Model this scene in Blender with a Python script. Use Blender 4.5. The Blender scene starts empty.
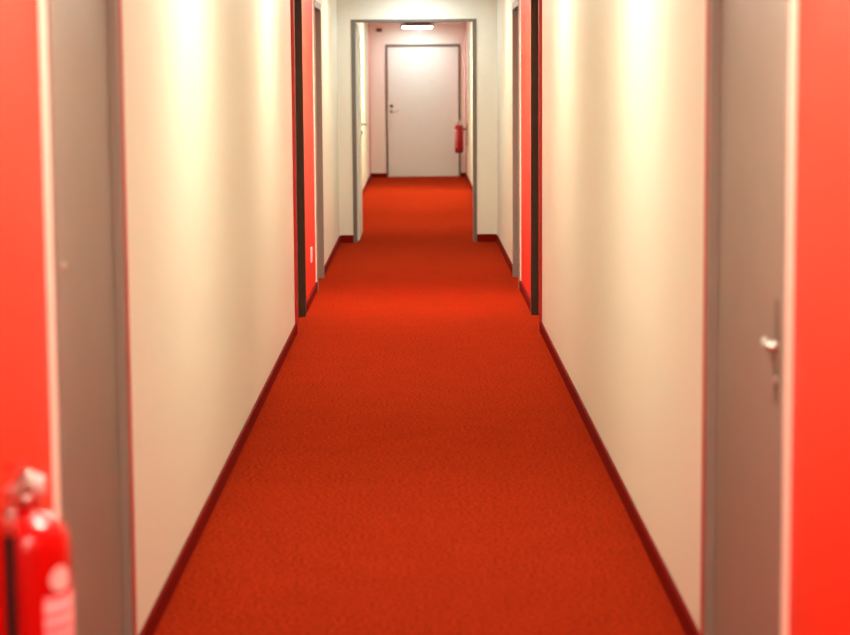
import bpy, bmesh, math
from mathutils import Vector, Matrix
PI = math.pi
C = bpy.context.scene.collection

# ------------------------------------------------------------------ materials
def nodes(name):
    m = bpy.data.materials.new(name); m.use_nodes = True
    nt = m.node_tree
    return m, nt, nt.nodes['Principled BSDF']

def plain(name, col, rough=0.5, metal=0.0, bump=0.0, scale=60.0, var=0.03, spec=0.5):
    """painted / metal surface with a faint procedural unevenness"""
    m, nt, b = nodes(name)
    b.inputs['Roughness'].default_value = rough
    b.inputs['Metallic'].default_value = metal
    b.inputs['Specular IOR Level'].default_value = spec
    tc = nt.nodes.new('ShaderNodeTexCoord')
    n = nt.nodes.new('ShaderNodeTexNoise'); n.inputs['Scale'].default_value = scale
    n.inputs['Detail'].default_value = 4
    nt.links.new(tc.outputs['Object'], n.inputs['Vector'])
    r = nt.nodes.new('ShaderNodeValToRGB')
    r.color_ramp.elements[0].position = .3; r.color_ramp.elements[1].position = .7
    r.color_ramp.elements[0].color = tuple(c*(1-var) for c in col)+(1,)
    r.color_ramp.elements[1].color = tuple(min(1, c*(1+var)) for c in col)+(1,)
    nt.links.new(n.outputs['Fac'], r.inputs['Fac'])
    nt.links.new(r.outputs['Color'], b.inputs['Base Color'])
    if bump:
        bp = nt.nodes.new('ShaderNodeBump'); bp.inputs['Strength'].default_value = bump
        bp.inputs['Distance'].default_value = .002
        nt.links.new(n.outputs['Fac'], bp.inputs['Height'])
        nt.links.new(bp.outputs['Normal'], b.inputs['Normal'])
    return m

def carpet_mat():
    m, nt, b = nodes('carpet_red')
    b.inputs['Roughness'].default_value = 1.0
    b.inputs['Specular IOR Level'].default_value = 0.0
    b.inputs['Sheen Weight'].default_value = 0.03
    b.inputs['Sheen Roughness'].default_value = 0.6
    b.inputs['Sheen Tint'].default_value = (1, .22, .08, 1)
    tc = nt.nodes.new('ShaderNodeTexCoord')
    n1 = nt.nodes.new('ShaderNodeTexNoise'); n1.inputs['Scale'].default_value = 75; n1.inputs['Detail'].default_value = 8
    n2 = nt.nodes.new('ShaderNodeTexNoise'); n2.inputs['Scale'].default_value = 5; n2.inputs['Detail'].default_value = 5
    for n in (n1, n2): nt.links.new(tc.outputs['Object'], n.inputs['Vector'])
    mix = nt.nodes.new('ShaderNodeMath'); mix.operation = 'MULTIPLY_ADD'
    mix.inputs[1].default_value = .10
    nt.links.new(n2.outputs['Fac'], mix.inputs[0]); nt.links.new(n1.outputs['Fac'], mix.inputs[2])
    r = nt.nodes.new('ShaderNodeValToRGB')
    r.color_ramp.elements[0].position = .4; r.color_ramp.elements[1].position = .9
    r.color_ramp.elements[0].color = (*CARPET_LO, 1)
    r.color_ramp.elements[1].color = (*CARPET_HI, 1)
    nt.links.new(mix.outputs[0], r.inputs['Fac'])
    nt.links.new(r.outputs['Color'], b.inputs['Base Color'])
    bp = nt.nodes.new('ShaderNodeBump'); bp.inputs['Strength'].default_value = .5
    bp.inputs['Distance'].default_value = .004
    nt.links.new(n1.outputs['Fac'], bp.inputs['Height'])
    nt.links.new(bp.outputs['Normal'], b.inputs['Normal'])
    return m

CARPET_LO = (.19, .014, .003)
CARPET_HI = (.58, .040, .010)

def lamp_mat(name, col, strength):
    m, nt, b = nodes(name)
    b.inputs['Base Color'].default_value = (.9, .9, .9, 1)
    b.inputs['Emission Color'].default_value = (*col, 1)
    b.inputs['Emission Strength'].default_value = strength
    return m

def sticker_mat():
    """pinkish-red sticker with pale lines of small print (unreadable)"""
    m, nt, b = nodes('sticker')
    b.inputs['Roughness'].default_value = .35
    tc = nt.nodes.new('ShaderNodeTexCoord')
    w = nt.nodes.new('ShaderNodeTexWave'); w.bands_direction = 'Z'
    w.inputs['Scale'].default_value = 13; w.inputs['Distortion'].default_value = .6
    nt.links.new(tc.outputs['Object'], w.inputs['Vector'])
    r = nt.nodes.new('ShaderNodeValToRGB')
    r.color_ramp.elements[0].position = .35; r.color_ramp.elements[1].position = .75
    r.color_ramp.elements[0].color = (.72, .12, .13, 1)
    r.color_ramp.elements[1].color = (.70, .30, .30, 1)
    nt.links.new(w.outputs['Fac'], r.inputs['Fac'])
    nt.links.new(r.outputs['Color'], b.inputs['Base Color'])
    return m

M = dict(
    carpet=carpet_mat(),
    cream=plain('cream_wall_paint', (.86, .81, .66), .55, bump=.12, scale=45, var=.015, spec=.3),
    ceiling=plain('ceiling_paint', (.82, .82, .84), .8, scale=40, var=.01),
    red=plain('red_wall_paint', (.80, .030, .005), .48, scale=30, var=.02, spec=.3),
    redtrim=plain('red_edge_paint', (.50, .012, .010), .45, scale=30, var=.03),
    base=plain('dark_red_baseboard', (.19, .006, .002), .7, scale=40, var=.06, spec=.02),
    grey=plain('taupe_door_paint', (.26, .212, .165), .42, scale=8, var=.03, spec=.35),
    bronze=plain('dark_brown_frame_paint', (.085, .050, .027), .45, scale=25, var=.06, spec=.3),
    frame=plain('grey_steel_frame_paint', (.17, .14, .11), .45, scale=25, var=.03),
    endframe=plain('umber_frame_paint', (.16, .11, .065), .5, scale=25, var=.03),
    doorwhite=plain('offwhite_door_paint', (.76, .76, .64), .5, scale=9, var=.012),
    steel=plain('brushed_steel', (.62, .58, .52), .28, 1.0, scale=90, var=.06),
    plate=plain('aged_steel_plate', (.13, .07, .05), .4, .6, scale=60, var=.08),
    exred=plain('extinguisher_red_enamel', (.56, .005, .004), .22, scale=20, var=.03, spec=.6),
    rubber=plain('black_rubber', (.012, .010, .010), .5, scale=80, var=.1),
    plastic=plain('white_plastic', (.82, .80, .76), .35, scale=30, var=.01),
    housing=plain('brown_lamp_housing', (.20, .12, .07), .6, scale=30, var=.04),
    dark=plain('dark_plastic', (.05, .04, .04), .4, scale=30, var=.05),
    darkred=plain('dark_red_plastic', (.16, .008, .006), .4, scale=30, var=.05),
    sticker=sticker_mat(),
)

# ------------------------------------------------------------------ mesh helpers
def bm_new(): return bmesh.new()

def box(bm, x0, x1, y0, y1, z0, z1, bev=0.0, mat=0):
    if x0 > x1: x0, x1 = x1, x0
    t = bmesh.new()
    v = [t.verts.new((x, y, z)) for z in (z0, z1) for x, y in ((x0, y0), (x1, y0), (x1, y1), (x0, y1))]
    for f in ((0, 3, 2, 1), (4, 5, 6, 7), (0, 1, 5, 4), (1, 2, 6, 5), (2, 3, 7, 6), (3, 0, 4, 7)):
        t.faces.new([v[i] for i in f]).material_index = mat
    if bev:
        bmesh.ops.bevel(t, geom=list(t.edges), offset=bev, segments=2, affect='EDGES', profile=.6)
        for f in t.faces: f.material_index = mat
    me = bpy.data.meshes.new('tmp'); t.to_mesh(me); t.free()
    bm.from_mesh(me); bpy.data.meshes.remove(me)

def lathe(bm, prof, center=(0, 0, 0), axis='Z', seg=40, mat=0):
    """profile of (radius, height) turned about an axis"""
    cx, cy, cz = center
    def P(r, h, a):
        u, v = r*math.cos(a), r*math.sin(a)
        return {'Z': (cx+u, cy+v, cz+h), 'X': (cx+h, cy+u, cz+v), 'Y': (cx+v, cy+h, cz+u)}[axis]
    rings = []
    for r, h in prof:
        rings.append([bm.verts.new(P(max(r, 1e-5), h, 2*PI*i/seg)) for i in range(seg)])
    for a, b in zip(rings, rings[1:]):
        for i in range(seg):
            j = (i+1) % seg
            f = bm.faces.new((a[i], a[j], b[j], b[i])); f.smooth = True; f.material_index = mat
    f = bm.faces.new(list(reversed(rings[0]))); f.material_index = mat
    f = bm.faces.new(rings[-1]); f.material_index = mat

def tube(bm, pts, rad, seg=14, smooth=6, squash=1.0):
    """swept round bar through points (Catmull-Rom smoothed)"""
    P = [Vector(p) for p in pts]
    if smooth > 1 and len(P) > 2:
        Q = []
        E_ = [P[0]*2-P[1]] + P + [P[-1]*2-P[-2]]
        for i in range(1, len(E_)-2):
            for k in range(smooth):
                t = k/smooth
                a, b, c, d = E_[i-1], E_[i], E_[i+1], E_[i+2]
                Q.append(.5*((2*b)+(-a+c)*t+(2*a-5*b+4*c-d)*t*t+(-a+3*b-3*c+d)*t**3))
        Q.append(P[-1]); P = Q
    rings = []
    up = Vector((0, 0, 1))
    for i, p in enumerate(P):
        d = (P[min(i+1, len(P)-1)]-P[max(i-1, 0)]).normalized()
        ref = up if abs(d.z) < .95 else Vector((0, 1, 0))
        s = d.cross(ref).normalized(); w = s.cross(d).normalized()
        r = rad[min(i*len(rad)//len(P), len(rad)-1)] if isinstance(rad, (list, tuple)) else rad
        rings.append([bm.verts.new(p+s*math.cos(2*PI*k/seg)*r+w*math.sin(2*PI*k/seg)*r*squash) for k in range(seg)])
    for a, b in zip(rings, rings[1:]):
        for i in range(seg):
            j = (i+1) % seg
            bm.faces.new((a[i], a[j], b[j], b[i])).smooth = True
    bm.faces.new(list(reversed(rings[0]))); bm.faces.new(rings[-1])

def obj(name, bm, mats, parent=None, label=None):
    me = bpy.data.meshes.new(name)
    bmesh.ops.recalc_face_normals(bm, faces=bm.faces)
    bm.to_mesh(me); bm.free()
    for m in (mats if isinstance(mats, (list, tuple)) else [mats]): me.materials.append(m)
    o = bpy.data.objects.new(name, me); C.objects.link(o)
    if parent: o.parent = parent
    if label: o['label'] = label
    return o

def tag(o, label, cat, group=None, kind=None):
    o['label'] = label; o['category'] = cat
    if group: o['group'] = group
    if kind: o['kind'] = kind
    return o

def empty(name, loc, label, cat, group=None, kind=None):
    o = bpy.data.objects.new(name, None); C.objects.link(o)
    o.location = loc; o.empty_display_size = .1
    return tag(o, label, cat, group, kind)

def copy_tree(o, parent=None):
    c = o.copy(); C.objects.link(c)
    if parent: c.parent = parent
    for ch in [x for x in bpy.data.objects if x.parent == o]: copy_tree(ch, c)
    return c

# ------------------------------------------------------------------ dimensions
WX   = .757      # wall plane, half width of the corridor
RX   = .759      # red painted panel plane
FX   = .742      # frames and baseboards stand this far out
BX   = .746
TK   = .90       # outer side of the walls
ZC   = 2.42      # ceiling
HD   = 2.08      # clear height of the doors
YB   = -4.0      # back of the corridor behind the camera
YX   = 19.10     # wall across the corridor
YE   = 32.0      # end wall
A0, A1 = 12.19, 13.145     # middle pair of doors, dark frames
B0, B1 = 14.72, 15.69      # next pair, taupe frames
N0, N1 = 4.005, 5.09        # nearest pair

# ------------------------------------------------------------------ setting
bm = bm_new(); box(bm, -1.0, 1.0, YB-.15, YE+.15, -.10, 0)
tag(obj('floor', bm, M['carpet']), 'orange-red short pile carpet running the whole length of the corridor', 'floor', kind='structure')
bm = bm_new(); box(bm, -1.0, 1.0, YB-.15, YE+.15, ZC, ZC+.10)
tag(obj('ceiling', bm, M['ceiling']), 'flat white ceiling of the corridor, glimpsed past the open doorway', 'ceiling', kind='structure')

def side_walls(s, side):
    # solid runs of wall; index 0 cream, 1 red
    runs = [(YB, N0, 1), (N1, A0, 0), (A1, B0, 1), (B1, YX, 0), (YX+.12, 31.25, 0), (31.25, YE, 1)]
    bm = bm_new()
    for y0, y1, k in runs:
        box(bm, s*(RX if k else WX), s*TK, y0, y1, 0, ZC, mat=k)
    box(bm, s*WX, s*TK, YX, YX+.12, 0, ZC)                      # behind the cross wall
    for y0, y1, k in ((N0, N1, 0), (A0, A1, 0), (B0, B1, 0)):     # above the doors
        box(bm, s*WX, s*TK, y0, y1, HD+.05, ZC, mat=k)
    tag(obj('wall_'+side, bm, [M['cream'], M['red']]),
        'cream side wall with bright red stretches beside the doors, on the %s of the corridor' % side, 'wall', kind='structure')
    bm = bm_new()
    for y0, y1, k in runs:
        if k == 0 and y0 > YX: pass
        box(bm, s*BX, s*((RX if k else WX)+.01), y0, y1, 0, .065, bev=.0025)
    tag(obj('baseboard_'+side, bm, M['base']), 'low dark red baseboard along the %s wall' % side, 'baseboard', kind='structure')
for s, side in ((-1, 'left'), (1, 'right')): side_walls(s, side)

n = 0
for s, side in ((-1, 'left'), (1, 'right')):
    for y0, y1, what in ((N1, N1+.018, 'far edge of the nearest grey door'), (A0-.02, A0-.001, 'near edge of the dark brown door frame')
                         ):
        n += 1
        bm = bm_new(); box(bm, s*(WX-.019), s*(WX+.01), y0, y1, 0, ZC-.001, bev=.001)
        tag(obj('trim_%d' % n, bm, M['redtrim']), 'thin red upright edge strip on the %s wall at the %s' % (side, what), 'trim', kind='structure')

for s, side in ((-1, 'left'), (1, 'right')):
    for y0, what in ((N0+(.11 if s < 0 else 0), 'nearest grey door'), (B0, 'second grey door')):
        n += 1
        bm = bm_new(); box(bm, s*(FX+(.004 if y0 < 9 else .008)), s*(RX+.01), y0-.02, y0-.001, 0, ZC-.001, bev=.001)
        tag(obj('trim_%d' % n, bm, M['cream']), 'pale upright edge strip on the %s wall between the red paint and the %s' % (side, what), 'trim', kind='structure')

# wall across the corridor with its doorway
OX0, OX1, OZ = -.622, .561, 2.112
bm = bm_new()
box(bm, -WX, OX0+.02, YX, YX+.12, 0, ZC)
box(bm, OX1-.02, WX, YX, YX+.12, 0, ZC)
box(bm, OX0+.02, OX1-.02, YX, YX+.12, OZ-.02, ZC)
tag(obj('wall_middle', bm, M['cream']), 'cream wall across the corridor pierced by the open doorway', 'wall', kind='structure')
bm = bm_new()
box(bm, -BX, OX0, YX-.012, YX+.01, 0, .072, bev=.0025)
box(bm, OX1, BX, YX-.012, YX+.01, 0, .072, bev=.0025)
tag(obj('baseboard_middle', bm, M['base']), 'very dark red baseboard either side of the open doorway', 'baseboard', kind='structure')

bm = bm_new(); box(bm, -TK, TK, YE, YE+.12, 0, ZC)
tag(obj('wall_end', bm, M['cream']), 'cream wall closing the far end of the corridor around the off-white door', 'wall', kind='structure')
bm = bm_new(); box(bm, -TK, TK, YB-.12, YB, 0, ZC)
tag(obj('wall_back', bm, M['cream']), 'cream wall at the near end, behind the viewer', 'wall', kind='structure')
EX0, EX1 = -.507, .676
bm = bm_new()
box(bm, -BX, EX0, YE-.012, YE+.01, 0, .062, bev=.0025)
box(bm, EX1, BX, YE-.012, YE+.01, 0, .062, bev=.0025)
tag(obj('baseboard_end', bm, M['base']), 'short dark baseboards beside the off-white end door', 'baseboard', kind='structure')

# ------------------------------------------------------------------ door parts
def lever(bm, base, out, along, reach=.05, length=.115, r=.009):
    b = Vector(base); o = Vector(out); a = Vector(along)
    tube(bm, [b, b+o*reach*.6, b+o*reach*.95+a*.008, b+o*reach+a*.03, b+o*reach+a*length*.7, b+o*(reach-.004)+a*length], r, squash=1.0)

def rebated_frame(bm, s, y0, y1, w=.05):
    """steel frame lining a side opening: two jambs and a head, with a stop behind"""
    for a, b in ((y0, y0+w), (y1-w, y1)):
        box(bm, s*FX, s*TK, a, b, 0, HD+.05, bev=.0015)
    box(bm, s*FX, s*TK, y0+w, y1-w, HD, HD+.05, bev=.0015)
    for a, b in ((y0+w, y0+w+.012), (y1-w-.012, y1-w)):
        box(bm, s*.832, s*TK, a, b, 0, HD)

dn = 0
def side_door(s, y0, y1, fm, lm, label, handle=None, L=.788):
    global dn; dn += 1
    r = empty('door_%d' % dn, (s*.80, (y0+y1)/2, 0), label, 'door', kind='structure')
    inv = Matrix.Translation((-s*.80, -(y0+y1)/2, 0))
    def put(name, bm, m, parent=r, lab=None):
        if parent is r: bmesh.ops.transform(bm, matrix=inv, verts=bm.verts)
        else: bmesh.ops.transform(bm, matrix=inv, verts=bm.verts)
        return obj(name, bm, m, parent, lab)
    bm = bm_new(); rebated_frame(bm, s, y0, y1); put('door_frame', bm, fm)
    bm = bm_new(); box(bm, s*L, s*.830, y0+.053, y1-.053, .008, HD-.003, bev=.003); leaf = put('door_leaf', bm, lm)
    if handle:
        hy, hz, kind = handle
        if kind == 'lever':
            bm = bm_new(); box(bm, s*(L-.007), s*(L+.001), hy-.010, hy+.034, .865, 1.084, bev=.003)
            put('handle_plate', bm, M['plate'], leaf, 'dark upright plate behind the lever')
            bm = bm_new()
            lathe(bm, [(.013, 0), (.013, .012)] if s < 0 else [(.013, -.012), (.013, 0)], (s*(L-.007), hy, hz), 'X', 24)
            a = L-.008
            tube(bm, [(s*a, hy, hz), (s*(a-.010), hy, hz), (s*(a-.015), hy+.008, hz), (s*(a-.016), hy+.03, hz), (s*(a-.012), hy+.07, hz), (s*(a-.002), hy+.115, hz)], .0085)
            put('lever_handle', bm, M['steel'], leaf)
            bm = bm_new(); lathe(bm, [(.008, -.003), (.008, .003)], (s*(L-.008), hy, hz-.072), 'X', 20)
            put('lock_cylinder', bm, M['steel'], leaf)
        else:
            bm = bm_new(); lathe(bm, [(.025, -.004), (.025, .004), (.022, .006)] if s < 0 else [(.022, -.006), (.025, -.004), (.025, .004)], (s*(L-.004), hy, hz), 'X', 28)
            put('knob_rose', bm, M['plate'], leaf)
            prof = [(.008, 0), (.008, .004), (.012, .007), (.013, .011), (.011, .016), (.006, .018)]
            if s > 0: prof = [(a, -b) for a, b in reversed(prof)]
            bm = bm_new(); lathe(bm, prof, (s*(L-.003), hy, hz), 'X', 28)
            put('door_knob', bm, M['steel'], leaf)
    return r

side_door(-1, N0+.14, N1, M['grey'], M['grey'], 'flat taupe grey door with a small round metal knob, nearest on the left wall', (4.228, 1.158, 'knob'), L=.763)
side_door(1, N0, N1, M['grey'], M['grey'], 'flat taupe grey door with a steel lever handle, nearest on the right wall', (4.145, .989, 'lever'), L=.763)
side_door(-1, A0, A1, M['bronze'], M['bronze'], 'recessed doorway with a very dark brown frame on the left wall before the red panel')
side_door(1, A0, A1, M['bronze'], M['bronze'], 'recessed doorway with a very dark brown frame on the right wall before the red panel')
side_door(-1, B0, B1, M['grey'], M['grey'], 'recessed taupe framed door beyond the red panel with the socket, left wall')
side_door(1, B0, B1, M['grey'], M['grey'], 'recessed taupe framed door beyond the red panel on the right wall')
# the left near opening starts a little later: fill the difference with red wall
bm = bm_new(); box(bm, -RX, -TK, N0, N0+.14, 0, ZC)
tag(obj('wall_left', bm, M['red']), 'narrow strip of red wall right beside the nearest left door', 'wall', kind='structure')

# ---- open doorway across the corridor with its leaf swung away
dn += 1
r = empty('door_%d' % dn, (0, YX, 0), 'open doorway in the cross wall, grey steel frame, off-white leaf swung away on the left', 'door', kind='structure')
bm = bm_new(); w = .036
for x0, x1 in ((OX0, OX0+w), (OX1-w, OX1)):
    box(bm, x0, x1, -.010, .130, 0, OZ, bev=.002)
box(bm, OX0+w, OX1-w, -.010, .130, OZ-w*.75, OZ, bev=.002)
obj('door_frame', bm, M['frame'], r)
LX = OX0+.018
bm = bm_new(); box(bm, LX, LX+.036, .133, .133+1.08, .008, OZ-.030, bev=.003)
leaf = obj('door_leaf', bm, M['doorwhite'], r)
hy = .133+1.01
bm = bm_new(); lathe(bm, [(.024, -.002), (.024, .008)], (LX+.036, hy, 1.10), 'X', 24)
lever(bm, (LX+.039, hy, 1.10), (1, 0, 0), (0, -1, 0), reach=.055, length=.12, r=.010)
obj('lever_handle', bm, M['steel'], leaf)
bm = bm_new(); lathe(bm, [(.024, -.002), (.024, .007)], (LX+.036, hy, 1.02), 'X', 24)
lathe(bm, [(.009, .007), (.009, .012)], (LX+.036, hy, 1.02), 'X', 16)
obj('lock_rose', bm, M['plate'], leaf)
for z in (.25, 1.05, 1.85):
    bm = bm_new(); lathe(bm, [(.008, -.045), (.008, .045)], (LX-.006, .1415, z), 'Z', 16)
    lathe(bm, [(.0095, -.002), (.0095, .002)], (LX-.006, .1415, z), 'Z', 16)
    obj('hinge', bm, M['steel'], leaf)

# ---- off-white door in the end wall
dn += 1
r = empty('door_%d' % dn, (0, YE, 0), 'closed off-white door in the end wall of the corridor', 'door', kind='structure')
bm = bm_new(); w = .030; ez = 2.098
for x0, x1 in ((EX0, EX0+w), (EX1-w, EX1)):
    box(bm, x0, x1, -.022, 0, 0, ez, bev=.002)
box(bm, EX0+w, EX1-w, -.022, 0, ez-.044, ez, bev=.002)
obj('door_frame', bm, M['endframe'], r)
bm = bm_new(); box(bm, EX0+w+.002, EX1-w-.002, -.014, 0, .008, ez-.046, bev=.002)
leaf = obj('door_leaf', bm, M['doorwhite'], r)
hx = -.420
bm = bm_new(); lathe(bm, [(.026, -.008), (.026, 0)], (hx, -.014, 1.042), 'Y', 24)
tube(bm, [(hx, -.016, 1.042), (hx, -.05, 1.042), (hx+.03, -.062, 1.036), (hx+.08, -.062, 1.042), (hx+.13, -.058, 1.075)], .010)
obj('lever_handle', bm, M['steel'], leaf)
bm = bm_new(); lathe(bm, [(.028, -.008), (.028, 0)], (hx, -.014, 1.125), 'Y', 24)
lathe(bm, [(.010, -.013), (.010, -.008)], (hx, -.014, 1.125), 'Y', 16)
obj('lock_rose', bm, M['plate'], leaf, 'dark round lock rose above the lever')
bm = bm_new(); lathe(bm, [(.024, -.0075), (.024, 0)], (hx, -.0215, 1.042), 'Y', 24)
obj('handle_rose', bm, M['plate'], leaf)

# ------------------------------------------------------------------ fire extinguisher
def extinguisher(side, loc, label):
    """local frame: +X points out from the wall, -Y towards the viewer; mirrored by side"""
    s = side
    r = empty('fire_extinguisher', loc, label, 'fire extinguisher', 'red wall-mounted fire extinguishers')
    R = .069
    prof = [(R*.80, 0), (R*.93, .006), (R, .022), (R, .365), (R*.97, .384), (R*.86, .402), (R*.62, .416), (R*.34, .424), (.020, .428), (.018, .438)]
    bm = bm_new(); lathe(bm, prof, seg=48); body = obj('cylinder_body', bm, M['exred'], r)
    bm = bm_new(); lathe(bm, [(R*.80, -.018), (R*.90, -.012), (R*.90, .004), (R*.82, .006)], seg=40)
    obj('base_ring', bm, M['rubber'], body)
    # sticker wrapped on the side facing out of the wall
    bm = bm_new(); a0, a1, z0, z1 = math.radians(-60), math.radians(50), .06, .296
    N = 26; vs = []
    for k in range(N+1):
        a = a0+(a1-a0)*k/N
        vs.append([bm.verts.new((s*rr*math.cos(a), rr*math.sin(a), z)) for rr in (R+.0012, R-.001) for z in (z0, z1)])
    for p, q in zip(vs, vs[1:]):
        bm.faces.new((p[0], q[0], q[1], p[1])).smooth = True
        bm.faces.new((p[2], p[3], q[3], q[2]))
        bm.faces.new((p[1], q[1], q[3], p[3])); bm.faces.new((p[0], p[2], q[2], q[0]))
    bm.faces.new((vs[0][0], vs[0][1], vs[0][3], vs[0][2])); bm.faces.new((vs[-1][0], vs[-1][2], vs[-1][3], vs[-1][1]))
    st = obj('sticker', bm, M['sticker'], body, 'pink and white printed sticker')
    # white round emblem near its top
    bm = bm_new(); ring = []; ca, cz = math.radians(-34), .358
    c0 = bm.verts.new((s*(R+.003)*math.cos(ca), (R+.003)*math.sin(ca), cz))
    for k in range(28):
        t = 2*PI*k/28; a = ca+.021*math.cos(t)/R; z = cz-.035+.021*math.sin(t)
        ring.append(bm.verts.new((s*(R+.003)*math.cos(a), (R+.003)*math.sin(a), z)))
    c0.co.z = cz-.035
    for k in range(28): bm.faces.new((c0, ring[k], ring[(k+1) % 28]))
    obj('emblem', bm, M['plastic'], st, 'white round mark')
    # valve, handles, gauge
    bm = bm_new(); lathe(bm, [(.022, .438), (.024, .442), (.024, .456), (.016, .460), (.016, .486), (.012, .492)], seg=28)
    box(bm, -.014, .014, -.030, .030, .458, .480, bev=.004)
    valve = obj('valve', bm, M['steel'], r)
    bm = bm_new(); box(bm, -.011, .011, -.115, .018, .480, .486, bev=.002); box(bm, -.011, .011, -.119, -.112, .462, .486, bev=.002)
    obj('carry_handle', bm, M['steel'], valve)
    bm = bm_new()
    t = bm_new(); box(t, -.012, .012, -.125, .020, 0, .005, bev=.002)
    bmesh.ops.transform(t, matrix=Matrix.Translation((0, 0, .500)) @ Matrix.Rotation(-.17, 4, 'X'), verts=t.verts)
    me = bpy.data.meshes.new('t'); t.to_mesh(me); t.free(); bm.from_mesh(me); bpy.data.meshes.remove(me)
    obj('squeeze_lever', bm, M['exred'], valve, 'red squeeze lever')
    bm = bm_new(); lathe(bm, [(.015, 0), (.017, .004), (.017, .012), (.013, .015)] if s > 0 else [(.013, -.015), (.017, -.012), (.017, -.004), (.015, 0)], (s*.014, 0, .469), 'X', 24)
    obj('pressure_gauge', bm, M['plastic'], valve)
    # hose bows out of the valve and down the side of the body
    pts = [(-s*.004, -.028, .470), (-s*.008, -.064, .464), (-s*.012, -.084, .435), (-s*.012, -.086, .36), (-s*.012, -.084, .20), (-s*.012, -.084, .075)]
    bm = bm_new(); tube(bm, pts, .0095, seg=14, smooth=8); hose = obj('hose', bm, M['rubber'], r, 'black rubber hose')
    bm = bm_new(); tube(bm, [(-s*.004, -.026, .470), (-s*.008, -.063, .464), (-s*.012, -.083, .440), (-s*.012, -.086, .405)], .0115, seg=14, smooth=5)
    obj('hose_coupling', bm, M['steel'], hose)
    bm = bm_new(); lathe(bm, [(.016, -.02), (.014, .0), (.011, .04), (.011, .075)], (-s*.012, -.084, .02), 'Z', 20)
    obj('nozzle', bm, M['rubber'], hose)
    # bracket to the wall
    bm = bm_new()
    box(bm, -s*(R+.044), -s*(R+.0557), -.030, .030, .10, .43, bev=.002)
    box(bm, -s*(R-.004), -s*(R+.046), -.012, .012, .335, .36, bev=.002)
    obj('wall_bracket', bm, M['rubber'], r)
    return r
OFF = .073+.052
extinguisher(1, (-RX+OFF, 3.20, .430), 'red fire extinguisher with black hose on the red wall, at left edge in the foreground')
extinguisher(-1, (RX-OFF, 31.0, .430), 'small distant red fire extinguisher hanging on the right wall beside the end door')

# ------------------------------------------------------------------ small fittings
t = empty('power_socket', (-RX, 14.06, .325), 'white wall socket low on the red panel of the left wall', 'socket')
bm = bm_new(); box(bm, 0, .011, -.042, .042, -.052, .052, bev=.003); fp = obj('face_plate', bm, M['plastic'], t)
bm = bm_new(); lathe(bm, [(.021, .0), (.021, .0125), (.018, .0125), (.017, .0118)], (0, 0, 0), 'X', 28); obj('outlet', bm, M['plastic'], fp)

t = empty('emergency_light', (.018, YE, 2.298), 'small white fitting with two dark spots on the wall above the end door', 'light fitting')
bm = bm_new(); box(bm, -.10, .10, -.022, 0, -.035, .035, bev=.006); bd = obj('casing', bm, M['plastic'], t)
for x in (-.039, .039):
    bm = bm_new(); lathe(bm, [(.008, -.010), (.013, -.008), (.014, 0)], (x, -.021, 0), 'Y', 20)
    obj('spot', bm, M['steel'], bd)

t = empty('wall_alarm', (-.605, YE, 2.325), 'small dark red device high on the end wall, upper left of the door', 'alarm')
bm = bm_new(); box(bm, -.045, .045, -.020, 0, -.028, .028, bev=.006); obj('back_box', bm, M['darkred'], t)
bm = bm_new(); lathe(bm, [(.016, -.024), (.024, -.018), (.026, 0)], (.008, -.018, 0), 'Y', 24); obj('dome', bm, M['darkred'], t)

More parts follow.
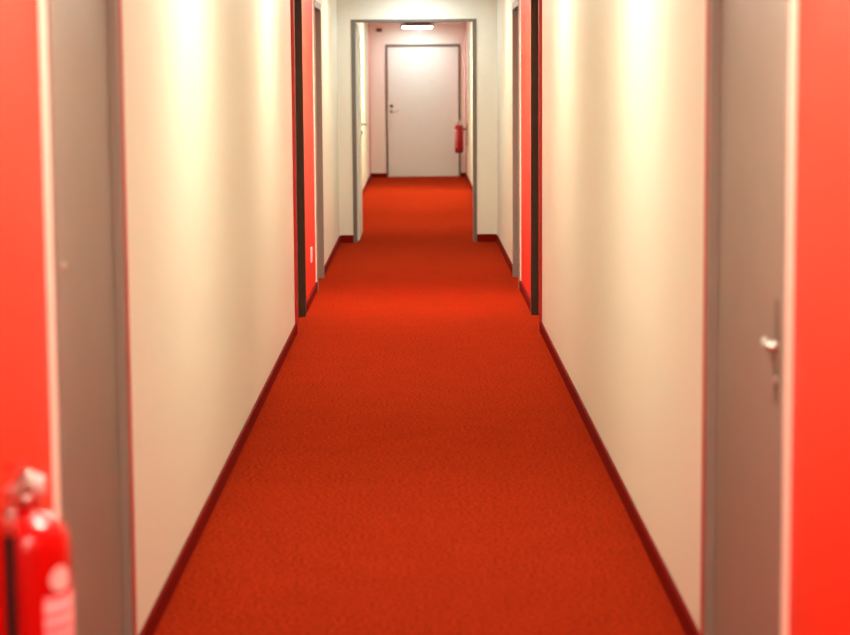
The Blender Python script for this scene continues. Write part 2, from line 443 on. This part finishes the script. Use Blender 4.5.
# ------------------------------------------------------------------ ceiling lamps
LAMPS = [(-2.6, 1.7), (.6, 1.9), (3.6, 1.5), (6.8, 1.0), (10.3, .85), (13.5, 2.5), (16.7, .75), (18.6, .36), (21.5, 1.1), (24.7, 1.3), (27.6, 2.0), (31.38, .55)]
LCOL = (1.0, .97, .80)
LCOOL = (.74, .90, 1.0)
def ceiling_lamp(y, k, label):
    t = empty('ceiling_lamp', (0, y, ZC), label, 'ceiling lamp', 'square ceiling lamps along the corridor')
    bm = bm_new(); box(bm, -.252, .252, -.252, .252, -.064, -.022, bev=.003); box(bm, -.20, .20, -.20, .20, -.024, 0)
    h = obj('housing', bm, M['housing'], t)
    cool = y in (18.6, 31.38)
    bm = bm_new(); lathe(bm, [(.30, -.080), (.318, -.079), (.324, -.074), (.326, -.062)], seg=4)
    bmesh.ops.rotate(bm, matrix=Matrix.Rotation(PI/4, 3, 'Z'), verts=bm.verts)
    for f_ in bm.faces: f_.smooth = False
    bmesh.ops.bevel(bm, geom=[e for e in bm.edges if abs(e.verts[0].co.z-e.verts[1].co.z) > .003], offset=.02, segments=3, affect='EDGES')
    obj('diffuser', bm, lamp_mat('lamp_diffuser', LCOOL if cool else LCOL, LP*k), t, 'glowing white drop diffuser')
LP = 46.0
for y, k in LAMPS:
    if y == 31.38: lab = 'square ceiling lamp with brown edge glowing above the far end door'
    elif y == 18.6: lab = 'square ceiling lamp just above the frame, lighting the cross wall above the doorway'
    else: lab = 'square brown edged ceiling lamp out of view above the corridor'
    ceiling_lamp(y, k, lab)

# ------------------------------------------------------------------ world, camera
w = bpy.data.worlds.new('dark'); bpy.context.scene.world = w; w.use_nodes = True
w.node_tree.nodes['Background'].inputs['Color'].default_value = (0, 0, 0, 1)

F = 2000.0
cam = bpy.data.cameras.new('camera'); cam.sensor_width = 36; cam.sensor_fit = 'HORIZONTAL'
cam.lens = F/850*36; cam.clip_start = .05; cam.clip_end = 100
cam.dof.use_dof = True; cam.dof.focus_distance = 12.0; cam.dof.aperture_fstop = 3.3
co = bpy.data.objects.new('camera', cam); C.objects.link(co)
pitch = math.atan(238.5/F)
co.matrix_world = Matrix.Translation((.009, 0, 1.55)) @ Matrix.Rotation(-5.05/F, 4, 'Z') @ Matrix.Rotation(PI/2-pitch, 4, 'X') @ Matrix.Rotation(-.0069, 4, 'Z')
sc = bpy.context.scene; sc.camera = co
vs = sc.view_settings
vs.view_transform = 'Standard'; vs.look = 'None'; vs.gamma = 1.0; vs.exposure = 0.0; vs.use_curve_mapping = False
